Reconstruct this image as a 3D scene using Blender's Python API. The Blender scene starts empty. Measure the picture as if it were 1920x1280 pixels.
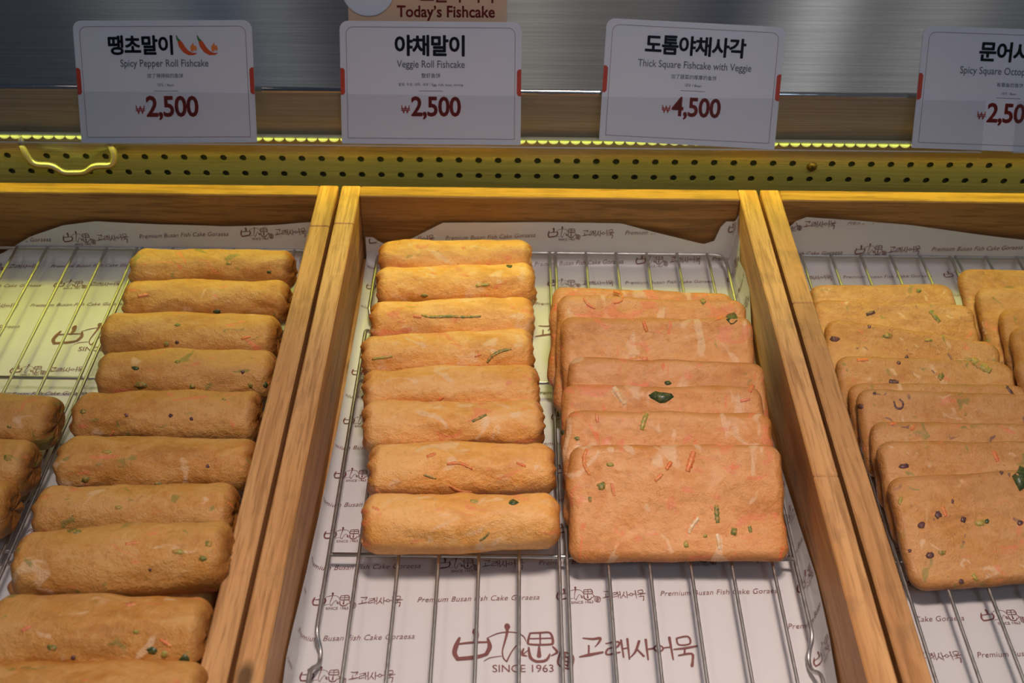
import bpy, math, random
import numpy as np
from mathutils import Matrix, Vector, noise
from mathutils.bvhtree import BVHTree

SC = bpy.context.scene
COL = SC.collection
PI = math.pi

# ------------------------------------------------------------------ camera
FPX = 2250.0                       # focal length in pixels of the 1920 px wide frame
PITCH = math.radians(38.9)
ROLL = .0103
CAMZ = .574
CAM_M = Matrix.Rotation(PI / 2 - PITCH, 3, 'X') @ Matrix.Rotation(ROLL, 3, 'Z')
cam_data = bpy.data.cameras.new('camera')
cam_data.sensor_width = 36.0
cam_data.lens = FPX / 1920 * 36.0
cam_data.clip_start = .01
cam_data.dof.use_dof = True
cam_data.dof.focus_distance = .80
cam_data.dof.aperture_fstop = 11
cam = bpy.data.objects.new('camera', cam_data)
COL.objects.link(cam)
cam.matrix_world = Matrix.Translation((0, 0, CAMZ)) @ CAM_M.to_4x4()
SC.camera = cam

# ------------------------------------------------------------------ world
world = bpy.data.worlds.new('world')
SC.world = world
world.use_nodes = True
nt = world.node_tree
nt.nodes.clear()
N = nt.nodes.new
wo = N('ShaderNodeOutputWorld'); bg = N('ShaderNodeBackground')
tc = N('ShaderNodeTexCoord'); sep = N('ShaderNodeSeparateXYZ')
at2 = N('ShaderNodeMath'); at2.operation = 'ARCTAN2'
mr = N('ShaderNodeMapRange'); mr.inputs['From Min'].default_value = -.5; mr.inputs['From Max'].default_value = .5
ramp = N('ShaderNodeValToRGB')
cr = ramp.color_ramp
# the shop seen over the counter: bright lamps and dark gaps side by side
STOPS = [(0, (.06, .075, .10)), (.10, (.09, .10, .125)), (.17, (.30, .32, .34)), (.235, (.12, .15, .22)), (.28, (.34, .35, .36)),
         (.32, (.14, .14, .16)), (.37, (.09, .09, .11)), (.45, (.30, .28, .26)), (.51, (.62, .58, .54)), (.56, (.32, .30, .29)),
         (.65, (.24, .23, .24)), (.69, (.09, .10, .15)), (.74, (.36, .36, .37)), (.775, (1.1, 1.1, 1.1)), (.81, (.26, .26, .27)),
         (.88, (.55, .55, .55)), (.92, (.22, .23, .25)), (1, (.15, .16, .18))]
def set_stops(el, stops):
    stops = [(p, c if isinstance(c, tuple) else (c, c, c)) for p, c in stops]
    el[0].position = stops[0][0]; el[0].color = (*stops[0][1], 1)
    el[1].position = stops[-1][0]; el[1].color = (*stops[-1][1], 1)
    for p, c in stops[1:-1]:
        e = el.new(p); e.color = (*c, 1)
set_stops(cr.elements, STOPS)
L = nt.links.new
L(tc.outputs['Generated'], sep.inputs[0])
L(sep.outputs['X'], at2.inputs[0]); L(sep.outputs['Y'], at2.inputs[1])
L(at2.outputs[0], mr.inputs['Value']); L(mr.outputs[0], ramp.inputs[0])
L(ramp.outputs[0], bg.inputs['Color']); bg.inputs['Strength'].default_value = .47
L(bg.outputs[0], wo.inputs['Surface'])

# ------------------------------------------------------------------ lights
def area(name, loc, target, sx, sy, power, color, spread=180):
    d = bpy.data.lights.new(name, 'AREA')
    d.shape = 'RECTANGLE'; d.size = sx; d.size_y = sy
    d.energy = power; d.color = color; d.spread = math.radians(spread)
    o = bpy.data.objects.new(name, d); COL.objects.link(o)
    o.location = loc
    o.rotation_euler = (Vector(target) - Vector(loc)).to_track_quat('-Z', 'Y').to_euler()
    return o
area('ceiling_lamp', (.12, .40, 1.55), (.09, .36, 0), .30, .22, 1.22, (1.0, .83, .74), 45)
area('ceiling_panel', (-.75, .25, 1.7), (0, .36, 0), .3, .3, .38, (1.0, .82, .74), 70)
area('aisle_lamp', (.5, -.9, 1.9), (.1, .85, .15), .5, .5, 4.9, (.60, .77, 1.0))
area('counter_strip_lamp', (.03, .831, .0965), (.03, .831 - .28, .0965 - .5), 1.25, .004, .40, (1.0, .97, .08), 172)
area('case_lamp', (.03, .96, .60), (.03, .70, .03), 1.5, .03, .26, (.98, 1.0, .30), 19)

SC.view_settings.view_transform = 'Standard'
SC.view_settings.look = 'None'
SC.view_settings.gamma = 1
SC.view_settings.exposure = 0
SC.view_settings.use_curve_mapping = False

# ------------------------------------------------------------------ helpers
CAM = Vector((0, 0, CAMZ))
def ray(px, py):
    return (CAM_M @ Vector(((px - 960) / FPX, (640 - py) / FPX, -1)))
def at(px, py, z):
    d = ray(px, py); return CAM + d * ((z - CAMZ) / d.z)
def atY(px, py, Y):
    d = ray(px, py); return CAM + d * (Y / d.y)
def on_plane(px, py, p0, n):
    d = ray(px, py); return CAM + d * ((Vector(p0) - CAM).dot(n) / d.dot(n))

def mesh_obj(name, V, F, mat=None, parent=None, smooth=False, loc=None, rot=None):
    me = bpy.data.meshes.new(name)
    me.from_pydata([tuple(v) for v in V], [], [tuple(f) for f in F])
    me.update()
    if smooth:
        me.shade_smooth()
    if mat:
        me.materials.append(mat)
    o = bpy.data.objects.new(name, me)
    COL.objects.link(o)
    if parent:
        o.parent = parent
    if loc is not None:
        o.location = loc
    if rot is not None:
        o.rotation_euler = rot
    return o
def empty(name, loc=(0, 0, 0), rot=(0, 0, 0)):
    o = bpy.data.objects.new(name, None); COL.objects.link(o)
    o.location = loc; o.rotation_euler = rot
    o.empty_display_size = .02
    return o
def tag(o, label, cat, group=None, kind=None):
    o['label'] = label; o['category'] = cat
    if group: o['group'] = group
    if kind: o['kind'] = kind
    return o

class MB:
    def __init__(s): s.V = []; s.F = []
    def add(s, V, F):
        b = len(s.V); s.V += [tuple(v) for v in V]; s.F += [tuple(i + b for i in f) for f in F]
    def box(s, x0, x1, y0, y1, z0, z1, c=.0008):
        # box with all edges chamfered by c
        P = []
        idx = {}
        xs, ys, zs = (x0, x1), (y0, y1), (z0, z1)
        for i in (0, 1):
            for j in (0, 1):
                for k in (0, 1):
                    sx, sy, sz = (1, -1)[i], (1, -1)[j], (1, -1)[k]
                    for a in range(3):
                        idx[(i, j, k, a)] = len(P)
                        p = [xs[i], ys[j], zs[k]]
                        o = [sx * c, sy * c, sz * c]; o[a] = 0
                        P.append([p[t] + o[t] for t in range(3)])
        F = []
        def quad(k): F.append(k)
        for a in range(3):
            for s_ in (0, 1):
                o = [t for t in range(3) if t != a]
                q = []
                for (u, v) in ((0, 0), (1, 0), (1, 1), (0, 1)):
                    key = [0, 0, 0]; key[a] = s_; key[o[0]] = u; key[o[1]] = v
                    q.append(idx[(*key, a)])
                F.append(q)
        for a in range(3):
            o = [t for t in range(3) if t != a]
            for u in (0, 1):
                for v in (0, 1):
                    k0 = [0, 0, 0]; k1 = [0, 0, 0]
                    k0[a] = 0; k1[a] = 1
                    for kk in (k0, k1): kk[o[0]] = u; kk[o[1]] = v
                    F.append([idx[(*k0, o[0])], idx[(*k1, o[0])], idx[(*k1, o[1])], idx[(*k0, o[1])]])
        for i in (0, 1):
            for j in (0, 1):
                for k in (0, 1):
                    F.append([idx[(i, j, k, a)] for a in range(3)])
        s.add(P, F)
    def tube(s, pts, r, n=10, closed=False):
        P = [Vector(p) for p in pts]; m = len(P)
        rings = []
        up = None
        for i in range(m):
            a = P[(i - 1) % m] if (closed or i > 0) else P[i]
            b = P[(i + 1) % m] if (closed or i < m - 1) else P[i]
            t = (b - a).normalized()
            if up is None:
                up = Vector((0, 0, 1)) if abs(t.z) < .9 else Vector((1, 0, 0))
            sd = t.cross(up).normalized(); up2 = sd.cross(t).normalized(); up = up2
            rr = r[i] if isinstance(r, (list, tuple)) else r
            rings.append([P[i] + sd * (rr * math.cos(2 * PI * k / n)) + up2 * (rr * math.sin(2 * PI * k / n)) for k in range(n)])
        V = [v for q in rings for v in q]; F = []
        for i in range(m if closed else m - 1):
            j = (i + 1) % m
            for k in range(n):
                F.append((i * n + k, i * n + (k + 1) % n, j * n + (k + 1) % n, j * n + k))
        if not closed:
            F.append(tuple(range(n))[::-1]); F.append(tuple((m - 1) * n + k for k in range(n)))
        s.add(V, F)
    def obj(s, name, mat, parent=None, smooth=False, **k):
        o = mesh_obj(name, s.V, s.F, mat, parent, smooth, **k)
        return o

def round_path(pts, r, n=5, closed=False):
    P = [Vector(p) for p in pts]; out = []
    m = len(P)
    for i in range(m):
        if not closed and i in (0, m - 1):
            out.append(P[i]); continue
        a, b, c = P[(i - 1) % m], P[i], P[(i + 1) % m]
        d1 = (a - b); d2 = (c - b)
        rr = min(r, d1.length * .45, d2.length * .45)
        p0 = b + d1.normalized() * rr; p1 = b + d2.normalized() * rr
        for k in range(n + 1):
            t = k / n
            out.append(p0 * (1 - t) ** 2 + b * 2 * t * (1 - t) + p1 * t * t)
    return out

# ------------------------------------------------------------------ materials
def new_mat(name):
    m = bpy.data.materials.new(name); m.use_nodes = True
    t = m.node_tree; t.nodes.clear()
    out = t.nodes.new('ShaderNodeOutputMaterial'); b = t.nodes.new('ShaderNodeBsdfPrincipled')
    t.links.new(b.outputs[0], out.inputs['Surface'])
    return m, t, b, out
def plain(name, col, rough=.5, metal=0, spec=.5, emit=None, estr=0):
    m, t, b, o = new_mat(name)
    b.inputs['Base Color'].default_value = (*col, 1); b.inputs['Roughness'].default_value = rough
    b.inputs['Metallic'].default_value = metal; b.inputs['Specular IOR Level'].default_value = spec
    if emit:
        b.inputs['Emission Color'].default_value = (*emit, 1); b.inputs['Emission Strength'].default_value = estr
    return m
class G:
    """small node-graph writer"""
    def __init__(s, t): s.t = t
    def n(s, typ, **k):
        q = s.t.nodes.new(typ)
        for a, v in k.items(): setattr(q, a, v)
        return q
    def l(s, a, b): s.t.links.new(a, b)
    def coord(s, scale=(1, 1, 1), which='Object', rnd=0):
        c = s.n('ShaderNodeTexCoord'); m = s.n('ShaderNodeMapping')
        m.inputs['Scale'].default_value = scale
        s.l(c.outputs[which], m.inputs['Vector'])
        if rnd:
            oi = s.n('ShaderNodeObjectInfo'); mu = s.n('ShaderNodeMath', operation='MULTIPLY'); mu.inputs[1].default_value = rnd
            s.l(oi.outputs['Random'], mu.inputs[0])
            cx = s.n('ShaderNodeCombineXYZ')
            for i in range(3): s.l(mu.outputs[0], cx.inputs[i])
            s.l(cx.outputs[0], m.inputs['Location'])
        return m.outputs[0]
    def noise(s, vec, scale, detail=3, rough=.5, dist=0):
        q = s.n('ShaderNodeTexNoise'); q.inputs['Scale'].default_value = scale; q.inputs['Detail'].default_value = detail
        q.inputs['Roughness'].default_value = rough; q.inputs['Distortion'].default_value = dist
        s.l(vec, q.inputs['Vector']); return q.outputs['Fac']
    def ramp(s, fac, stops, interp='LINEAR'):
        q = s.n('ShaderNodeValToRGB'); e = q.color_ramp
        e.interpolation = interp
        set_stops(e.elements, stops)
        s.l(fac, q.inputs[0]); return q.outputs[0]
    def mix(s, fac, a, b, mode='MIX'):
        q = s.n('ShaderNodeMix', data_type='RGBA', blend_type=mode)
        for sock, v in ((q.inputs[0], fac), (q.inputs[6], a), (q.inputs[7], b)):
            if isinstance(v, (int, float)): sock.default_value = v
            elif isinstance(v, tuple): sock.default_value = (*v, 1)
            else: s.l(v, sock)
        return q.outputs[2]
    def bump(s, h, strength, dist, b, prev=None):
        q = s.n('ShaderNodeBump'); q.inputs['Strength'].default_value = strength; q.inputs['Distance'].default_value = dist
        s.l(h, q.inputs['Height'])
        if prev is not None: s.l(prev, q.inputs['Normal'])
        if b is not None: s.l(q.outputs[0], b.inputs['Normal'])
        return q.outputs[0]
    def attr(s, name):
        q = s.n('ShaderNodeAttribute'); q.attribute_name = name; return q.outputs['Fac']

def wood_mat(name, axis, light, dark, rough=.5, tone=True):
    m, t, b, o = new_mat(name); g = G(t)
    sc = [1, 1, 1]; sc[axis] = .055
    v = g.coord(tuple(sc), rnd=7.0)
    big = g.noise(v, 38, 3, .55, .5)
    fine = g.noise(v, 620, 2, .6)
    mid = g.noise(v, 170, 3, .6, .5)
    c = g.ramp(big, [(.30, dark), (.46, tuple((a + d) / 2 for a, d in zip(light, dark))), (.66, light)])
    c = g.mix(g.ramp(mid, [(.50, 0.0), (.62, .6)]), c, tuple(x * .66 for x in dark))
    c = g.mix(g.ramp(fine, [(.52, 0.0), (.66, .5)]), c, tuple(x * .55 for x in dark))
    # knots
    sk = [1, 1, 1]; sk[axis] = .45
    vo = g.n('ShaderNodeTexVoronoi'); vo.inputs['Scale'].default_value = 13
    g.l(g.coord(tuple(sk), rnd=3.0), vo.inputs['Vector'])
    c = g.mix(g.ramp(vo.outputs['Distance'], [(.035, .85), (.075, 0.0)]), c, (.07, .035, .012))
    # handling dirt
    di = g.noise(g.coord((1, 1, 1), rnd=2.0), 26, 4, .65)
    c = g.mix(g.ramp(di, [(.56, 0.0), (.76, .38)]), c, (.12, .075, .045))
    if tone:
        q = g.n('ShaderNodeHueSaturation'); g.l(c, q.inputs['Color'])
        g.l(g.attr('tone'), q.inputs['Value'])
        c = q.outputs[0]
    g.l(c, b.inputs['Base Color'])
    b.inputs['Roughness'].default_value = rough; b.inputs['Specular IOR Level'].default_value = .35
    g.bump(fine, .35, .0006, b)
    return m
PINE_L, PINE_D = (.70, .385, .155), (.50, .225, .075)
M = {}
M['wood_y'] = wood_mat('pine_lengthwise', 1, PINE_L, PINE_D)
M['wood_x'] = wood_mat('pine_crosswise', 0, (.46, .235, .075), (.28, .12, .035))

def fish_mat(name, pale, gold, brown, specks, wrinkle):
    m, t, b, o = new_mat(name); g = G(t)
    v1 = g.coord(rnd=9.0)
    vs = g.coord((.45, 1, 1), rnd=9.0)
    n1 = g.noise(vs, 60, 5, .65, .8)
    n2 = g.noise(v1, 210, 4, .65)
    n3 = g.noise(v1, 1100, 2, .6)
    n4 = g.noise(v1, 26, 2, .5)
    deep = tuple((a * .55 + d * .45) for a, d in zip(gold, brown))
    c = g.ramp(n1, [(.34, pale), (.50, gold), (.68, deep)])
    c = g.mix(g.ramp(n4, [(.40, .55), (.62, 0.0)]), c, pale)
    c = g.mix(g.ramp(n2, [(.52, 0.0), (.68, .6)]), c, pale)
    c = g.mix(g.ramp(n2, [(.32, .5), (.46, 0.0)]), c, deep)
    # fried crust at rims and ends, an attribute of the mesh
    cr_ = g.attr('crust')
    ad = g.n('ShaderNodeMath', operation='MULTIPLY_ADD'); g.l(n2, ad.inputs[0]); ad.inputs[1].default_value = .7; ad.inputs[2].default_value = -.35
    a2 = g.n('ShaderNodeMath', operation='ADD'); g.l(cr_, a2.inputs[0]); g.l(ad.outputs[0], a2.inputs[1])
    c = g.mix(g.ramp(a2.outputs[0], [(.25, 0.0), (1.0, .88)]), c, brown)
    for k, (col, scale, lo, stretch, amt) in enumerate(specks):
        vv = g.coord(stretch, rnd=11.0 + 5 * k)
        s_ = g.noise(vv, scale, 2, .5, 1.0)
        c = g.mix(g.ramp(s_, [(lo, 0.0), (lo + .05, amt)]), c, col)
    g.l(c, b.inputs['Base Color'])
    ro = g.ramp(n2, [(.35, .32), (.65, .55)])
    g.l(ro, b.inputs['Roughness'])
    b.inputs['Specular IOR Level'].default_value = .45
    b.inputs['Coat Weight'].default_value = .05; b.inputs['Coat Roughness'].default_value = .25
    b.inputs['Subsurface Weight'].default_value = .12
    b.inputs['Subsurface Radius'].default_value = (.006, .003, .0015)
    b.inputs['Subsurface Scale'].default_value = .6
    bm_ = g.bump(n2, .6, .003, None)
    g.bump(n3, .45, .0012, b, bm_)
    return m
CARROT = (.90, .18, .05); LEEK = (.24, .24, .05); PINK = (.90, .23, .11); CREAM = (.97, .72, .46); SQUID = (.17, .075, .08)
M['roll'] = fish_mat('fried_roll', (.98, .55, .20), (.92, .42, .09), (.52, .17, .025),
    [(CREAM, 60, .60, (.7, 1, 1), .42), (PINK, 75, .63, (.6, 1, 1), .55), (LEEK, 85, .72, (.7, 1, 1), .55)], 1)
M['pepper_roll'] = fish_mat('fried_pepper_roll', (.74, .40, .125), (.66, .29, .055), (.34, .115, .018),
    [(CREAM, 60, .67, (.7, 1, 1), .45), (LEEK, 80, .66, (.8, 1, 1), .65), (PINK, 75, .66, (.6, 1, 1), .6)], 1)
M['square'] = fish_mat('fried_square', (.86, .42, .16), (.78, .315, .082), (.42, .135, .02),
    [(CREAM, 55, .60, (1, .6, 1), .40), (PINK, 62, .60, (.8, 1, 1), .5), (CARROT, 70, .665, (1, .5, 1), .65), (LEEK, 80, .73, (1, 1, 1), .55)], 1)
M['octopus'] = fish_mat('fried_octopus_square', (.74, .39, .15), (.66, .29, .07), (.35, .12, .02),
    [(CREAM, 70, .66, (1, 1, 1), .4), (PINK, 70, .65, (.8, 1, 1), .5), (LEEK, 85, .655, (1, 1, 1), .6), (SQUID, 95, .685, (1, 1, 1), .75)], 1)

def bit_mat(name, col, coat, rough):
    m, t, b, o = new_mat(name); g = G(t)
    v = g.coord()
    c = g.mix(g.ramp(g.noise(v, 420, 3, .6), [(.46, 0.0), (.60, .75)]), col, coat)
    c = g.mix(g.ramp(g.noise(v, 900, 2, .5), [(.40, .35), (.55, 0.0)]), c, tuple(x * .5 for x in col))
    g.l(c, b.inputs['Base Color']); b.inputs['Roughness'].default_value = rough
    g.bump(g.noise(v, 700, 2), .4, .0008, b)
    return m
CT = (.82, .38, .10)
M['green'] = bit_mat('leek_green', (.21, .22, .05), CT, .4)
M['dark_green'] = bit_mat('leaf_green', (.05, .085, .03), (.16, .15, .04), .3)
M['pale_green'] = bit_mat('pale_leek', (.42, .36, .075), CT, .4)
M['carrot'] = bit_mat('carrot_red', (.90, .22, .07), CT, .4)
M['pink'] = bit_mat('crab_pink', (.88, .27, .12), CT, .4)
M['cream'] = bit_mat('cream_fish', (.93, .66, .40), CT, .4)
M['squid'] = bit_mat('octopus_purple', (.12, .055, .06), (.34, .14, .08), .3)

def wire_mat():
    m, t, b, o = new_mat('steel_wire'); g = G(t)
    b.inputs['Base Color'].default_value = (.50, .49, .47, 1); b.inputs['Metallic'].default_value = 1
    g.l(g.ramp(g.noise(g.coord(), 300, 2), [(.3, .34), (.7, .52)]), b.inputs['Roughness'])
    return m
M['wire'] = wire_mat()

def steel_mat(name, col, r0, r1, aniso, bumpd, tan=0, metal=1.0):
    m, t, b, o = new_mat(name); g = G(t)
    v = g.coord((.006, 1, 1))
    h = g.noise(v, 1500, 4, .7)
    h2 = g.noise(g.coord((.02, 1, 1)), 260, 3, .6)
    c = g.mix(g.ramp(h, [(.35, 0.0), (.65, .8)]), col, tuple(x * .5 for x in col))
    c = g.mix(g.ramp(h2, [(.35, 0.0), (.7, .5)]), c, tuple(x * .55 for x in col))
    g.l(c, b.inputs['Base Color'])
    b.inputs['Metallic'].default_value = metal
    g.l(g.ramp(h2, [(.3, r0), (.7, r1)]), b.inputs['Roughness'])
    b.inputs['Anisotropic'].default_value = aniso
    tv = g.n('ShaderNodeCombineXYZ'); tv.inputs[tan].default_value = 1
    g.l(tv.outputs[0], b.inputs['Tangent'])
    g.bump(h, .08, bumpd, b)
    return m
M['deck'] = steel_mat('brushed_steel_deck', (.84, .83, .82), .05, .10, 0, .0003)
M['fascia'] = steel_mat('brushed_steel_fascia', (.46, .37, .31), .5, .6, .3, .0003, 0, .15)
M['panel'] = steel_mat('brushed_steel_panel', (.43, .39, .32), .24, .34, .88, .0002, 0, .45)
M['dark'] = plain('dark_void', (.012, .013, .016), .7)
M['counter'] = plain('counter_steel', (.10, .095, .09), .5)

def paper_mat():
    m, t, b, o = new_mat('coated_paper'); g = G(t)
    b.inputs['Base Color'].default_value = (.66, .635, .63, 1)
    b.inputs['Roughness'].default_value = .33; b.inputs['Specular IOR Level'].default_value = .5
    h = g.noise(g.coord(), 22, 3, .5)
    h2 = g.noise(g.coord((1, .25, 1)), 70, 2, .5)
    q = g.bump(h, .35, .006, None)
    g.bump(h2, .16, .004, b, q)
    return m
M['paper'] = paper_mat()
M['ink'] = plain('maroon_ink', (.20, .068, .06), .5)
def card_mat(name, col, rough=.28):
    return plain(name, col, rough, 0, .5)
M['card'] = card_mat('white_card', (.70, .75, .88))
M['beige'] = card_mat('beige_card', (.74, .50, .335))
M['black_ink'] = plain('black_ink', (.018, .02, .035), .4)
M['grey_ink'] = plain('grey_ink', (.11, .115, .15), .4)
M['red_ink'] = plain('red_ink', (.42, .045, .03), .4)
M['red_mark'] = plain('red_mark', (.50, .055, .028), .4)
M['line_ink'] = plain('border_ink', (.20, .10, .13), .4)
M['chili'] = plain('chili_red', (.62, .085, .02), .4)
M['flame'] = plain('flame_orange', (.80, .24, .06), .4)
M['stalk'] = plain('stalk_green', (.05, .20, .05), .4)
M['bronze'] = plain('screw_bronze', (.20, .13, .06), .45, 1)
M['handle'] = plain('handle_metal', (.50, .47, .45), .38, .85)
M['led'] = plain('led_yellow', (.9, .9, .4), .4, 0, .5, (.66, .72, .16), .75)
M['led_bar'] = plain('led_bar', (.55, .55, .40), .4)

def clear_mat(name, tint, fres):
    m = bpy.data.materials.new(name); m.use_nodes = True; t = m.node_tree; t.nodes.clear()
    g = G(t)
    out = g.n('ShaderNodeOutputMaterial'); tr = g.n('ShaderNodeBsdfTransparent'); gl = g.n('ShaderNodeBsdfGlossy')
    tr.inputs[0].default_value = (*tint, 1); gl.inputs['Roughness'].default_value = .06
    lw = g.n('ShaderNodeLayerWeight'); lw.inputs['Blend'].default_value = .5
    pw = g.n('ShaderNodeMath', operation='POWER'); g.l(lw.outputs['Facing'], pw.inputs[0]); pw.inputs[1].default_value = 5
    ml = g.n('ShaderNodeMath', operation='MULTIPLY_ADD'); g.l(pw.outputs[0], ml.inputs[0]); ml.inputs[1].default_value = .9; ml.inputs[2].default_value = .035
    mx = g.n('ShaderNodeMixShader'); g.l(ml.outputs[0], mx.inputs[0]); g.l(tr.outputs[0], mx.inputs[1]); g.l(gl.outputs[0], mx.inputs[2])
    g.l(mx.outputs[0], out.inputs['Surface'])
    return m
M['acrylic'] = clear_mat('clear_acrylic', (.98, .98, .98), 1.45)
def edge_mat():
    m, t, b, o = new_mat('acrylic_edge')
    b.inputs['Base Color'].default_value = (.50, .49, .49, 1); b.inputs['Roughness'].default_value = .12; b.inputs['Specular IOR Level'].default_value = .8
    return m
M['acrylic_edge'] = edge_mat()

# ------------------------------------------------------------------ text
_tc = {}
def text_geo(s, bold=0.0, shear=0.0, spacing=1.0):
    """2-D outline mesh of a string, scaled to width 1 with its centre at the origin; returns V, F, height"""
    k = (s, bold, shear, spacing)
    if k in _tc: return _tc[k]
    c = bpy.data.curves.new('t', 'FONT'); c.body = s; c.offset = min(bold, .006); c.shear = shear; c.space_character = spacing
    c.resolution_u = 3
    o = bpy.data.objects.new('t', c); COL.objects.link(o)
    me = bpy.data.meshes.new_from_object(o.evaluated_get(bpy.context.evaluated_depsgraph_get()))
    V = np.array([v.co[:2] for v in me.vertices]); F = [tuple(p.vertices) for p in me.polygons]
    bpy.data.objects.remove(o); bpy.data.curves.remove(c); bpy.data.meshes.remove(me)
    if bold > .006:
        n0 = len(V); F0 = list(F); VV = [V]
        for q in range(8):
            a_ = PI * q / 4; VV.append(V + (bold - .006) * np.array([math.cos(a_), math.sin(a_)])); F += [tuple(i + n0 * (q + 1) for i in f) for f in F0]
        V = np.concatenate(VV)
    lo, hi = V.min(0), V.max(0)
    w = hi[0] - lo[0]
    V = (V - (lo + hi) / 2) / w
    _tc[k] = (V, F, (hi[1] - lo[1]) / w)
    return _tc[k]
def ribbon(pts, w, n=5):
    """brush stroke: smooth polyline with width list -> V,F in 2-D"""
    P = [np.array(p, float) for p in pts]
    ws = list(w) if isinstance(w, (list, tuple)) else [w] * len(P)
    if len(ws) != len(P): ws = list(np.interp(np.linspace(0, 1, len(P)), np.linspace(0, 1, len(ws)), ws))
    Q, W = [], []
    m = len(P)
    for i in range(m - 1):
        p0 = P[max(i - 1, 0)]; p1 = P[i]; p2 = P[i + 1]; p3 = P[min(i + 2, m - 1)]
        for k in range(n):
            t = k / n
            Q.append(.5 * ((2 * p1) + (-p0 + p2) * t + (2 * p0 - 5 * p1 + 4 * p2 - p3) * t * t + (-p0 + 3 * p1 - 3 * p2 + p3) * t ** 3))
            W.append(ws[i] * (1 - t) + ws[i + 1] * t)
    Q.append(P[-1]); W.append(ws[-1])
    V, F = [], []
    for i, q in enumerate(Q):
        a = Q[max(i - 1, 0)]; b = Q[min(i + 1, len(Q) - 1)]
        d = b - a; d = d / (np.linalg.norm(d) + 1e-9); nn = np.array([-d[1], d[0]])
        V += [q + nn * W[i] / 2, q - nn * W[i] / 2]
        if i: F.append((2 * i - 2, 2 * i - 1, 2 * i + 1, 2 * i))
    # rounded ends
    for e, q, wd in ((0, Q[0], W[0]), (1, Q[-1], W[-1])):
        b = len(V)
        V += [q + wd / 2 * np.array([math.cos(2 * PI * k / 8), math.sin(2 * PI * k / 8)]) for k in range(8)]
        F.append(tuple(range(b, b + 8)))
    return V, F
def disc(c, r, n=12):
    return [np.array(c) + r * np.array([math.cos(2 * PI * k / n), math.sin(2 * PI * k / n)]) for k in range(n)], [tuple(range(n))]

STROKES = [  # (points, widths): brush drawing of the shop's mark, in units read off the big print
    ([(592, 1030), (576, 1080), (570, 1122), (588, 1158)], (14, 26, 24, 20)), ([(585, 1155), (640, 1150), (690, 1142), (728, 1128)], (22, 24, 22, 18)),
    ([(726, 1130), (744, 1085), (735, 1038)], (20, 24, 12)), ([(580, 1068), (650, 1058), (735, 1056)], (10, 14, 10)),
    ([(672, 985), (677, 1020), (668, 1060)], (30, 26, 16)), ([(674, 978), (672, 995)], (22, 34)),
    ([(730, 1032), (780, 1005), (830, 995), (880, 1000), (912, 1020), (926, 1052)], (3, 8, 7, 6, 7, 4)),
    ([(832, 960), (831, 1000), (818, 1060), (807, 1110), (812, 1152), (828, 1172)], (20, 14, 10, 7, 7, 8)), ([(832, 955), (833, 966)], (28, 30)),
    ([(828, 1172), (850, 1120), (878, 1078), (892, 1090), (905, 1128), (932, 1108)], (8, 7, 6, 6, 7, 6)),
    ([(715, 1170), (745, 1150), (802, 1140)], (3, 6, 4)),
    ([(948, 1002), (1000, 1000), (1048, 1002), (1060, 1058), (1040, 1072), (945, 1070), (936, 1050), (946, 1005)], (10, 12, 12, 14, 12, 12, 12, 10)),
    ([(998, 1000), (996, 1070)], (10, 8)), ([(944, 1036), (1056, 1034)], (8, 9)),
    ([(912, 1098), (903, 1130), (926, 1140)], (10, 14, 8)), ([(938, 1090), (945, 1148), (975, 1172), (1022, 1165), (1042, 1130)], (10, 16, 16, 16, 8)),
    ([(990, 1085), (988, 1140)], (10, 24)), ([(1058, 1085), (1078, 1118), (1048, 1140)], (8, 14, 6)),
    # seal
    ([(1095, 1115), (1155, 1140), (1140, 1215), (1080, 1190), (1095, 1118)], (10, 10, 10, 10, 10)), ([(1100, 1140), (1140, 1155)], (9, 9)), ([(1095, 1165), (1138, 1180)], (9, 9)),
    ([(1118, 1125), (1108, 1200)], (8, 8)), ([(1098, 1185), (1128, 1200)], (8, 8)), ([(1136, 1140), (1126, 1205)], (7, 7)),
    # brushed name
    ([(1212, 1036), (1262, 1042), (1298, 1036), (1290, 1062), (1268, 1090)], (8, 14, 15, 11, 4)), ([(1238, 1082), (1234, 1136)], (10, 10)), ([(1188, 1148), (1240, 1136), (1304, 1122)], (8, 18, 12)),
    ([(1325, 1070), (1388, 1060), (1380, 1090), (1332, 1102), (1325, 1136), (1390, 1122)], (8, 13, 11, 10, 12, 9)), ([(1402, 1050), (1406, 1152)], (12, 8)), ([(1406, 1102), (1432, 1096)], (8, 8)), ([(1434, 1042), (1434, 1164)], (13, 8)),
    ([(1492, 1056), (1468, 1118), (1440, 1152)], (14, 12, 5)), ([(1474, 1100), (1506, 1146)], (9, 13)), ([(1526, 1048), (1526, 1168)], (14, 8)), ([(1526, 1106), (1562, 1100)], (9, 11)),
    ([(1585, 1076), (1562, 1100), (1584, 1124), (1608, 1100), (1585, 1076)], (9, 11, 9, 10, 8)), ([(1615, 1098), (1642, 1094)], (8, 9)), ([(1646, 1036), (1650, 1168)], (15, 8)),
    ([(1684, 1040), (1740, 1030), (1745, 1074), (1688, 1080), (1682, 1042)], (9, 12, 10, 10, 10)), ([(1660, 1108), (1720, 1100), (1778, 1088)], (7, 15, 10)), ([(1716, 1100), (1710, 1134)], (9, 11)),
    ([(1680, 1144), (1746, 1134), (1746, 1172), (1738, 1206)], (9, 14, 12, 16)),
]
LOGO_V, LOGO_F = [], []
for pts, w in STROKES:
    v, f = ribbon(pts, w, 4); b = len(LOGO_V); LOGO_V += v; LOGO_F += [tuple(i + b for i in q) for q in f]
tv, tf, th = text_geo('SINCE 1963', .004)
b = len(LOGO_V); LOGO_V += [np.array([907, 1213]) + np.array([1, -1]) * v * 300 for v in tv]; LOGO_F += [tuple(i + b for i in q) for q in tf]
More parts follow.
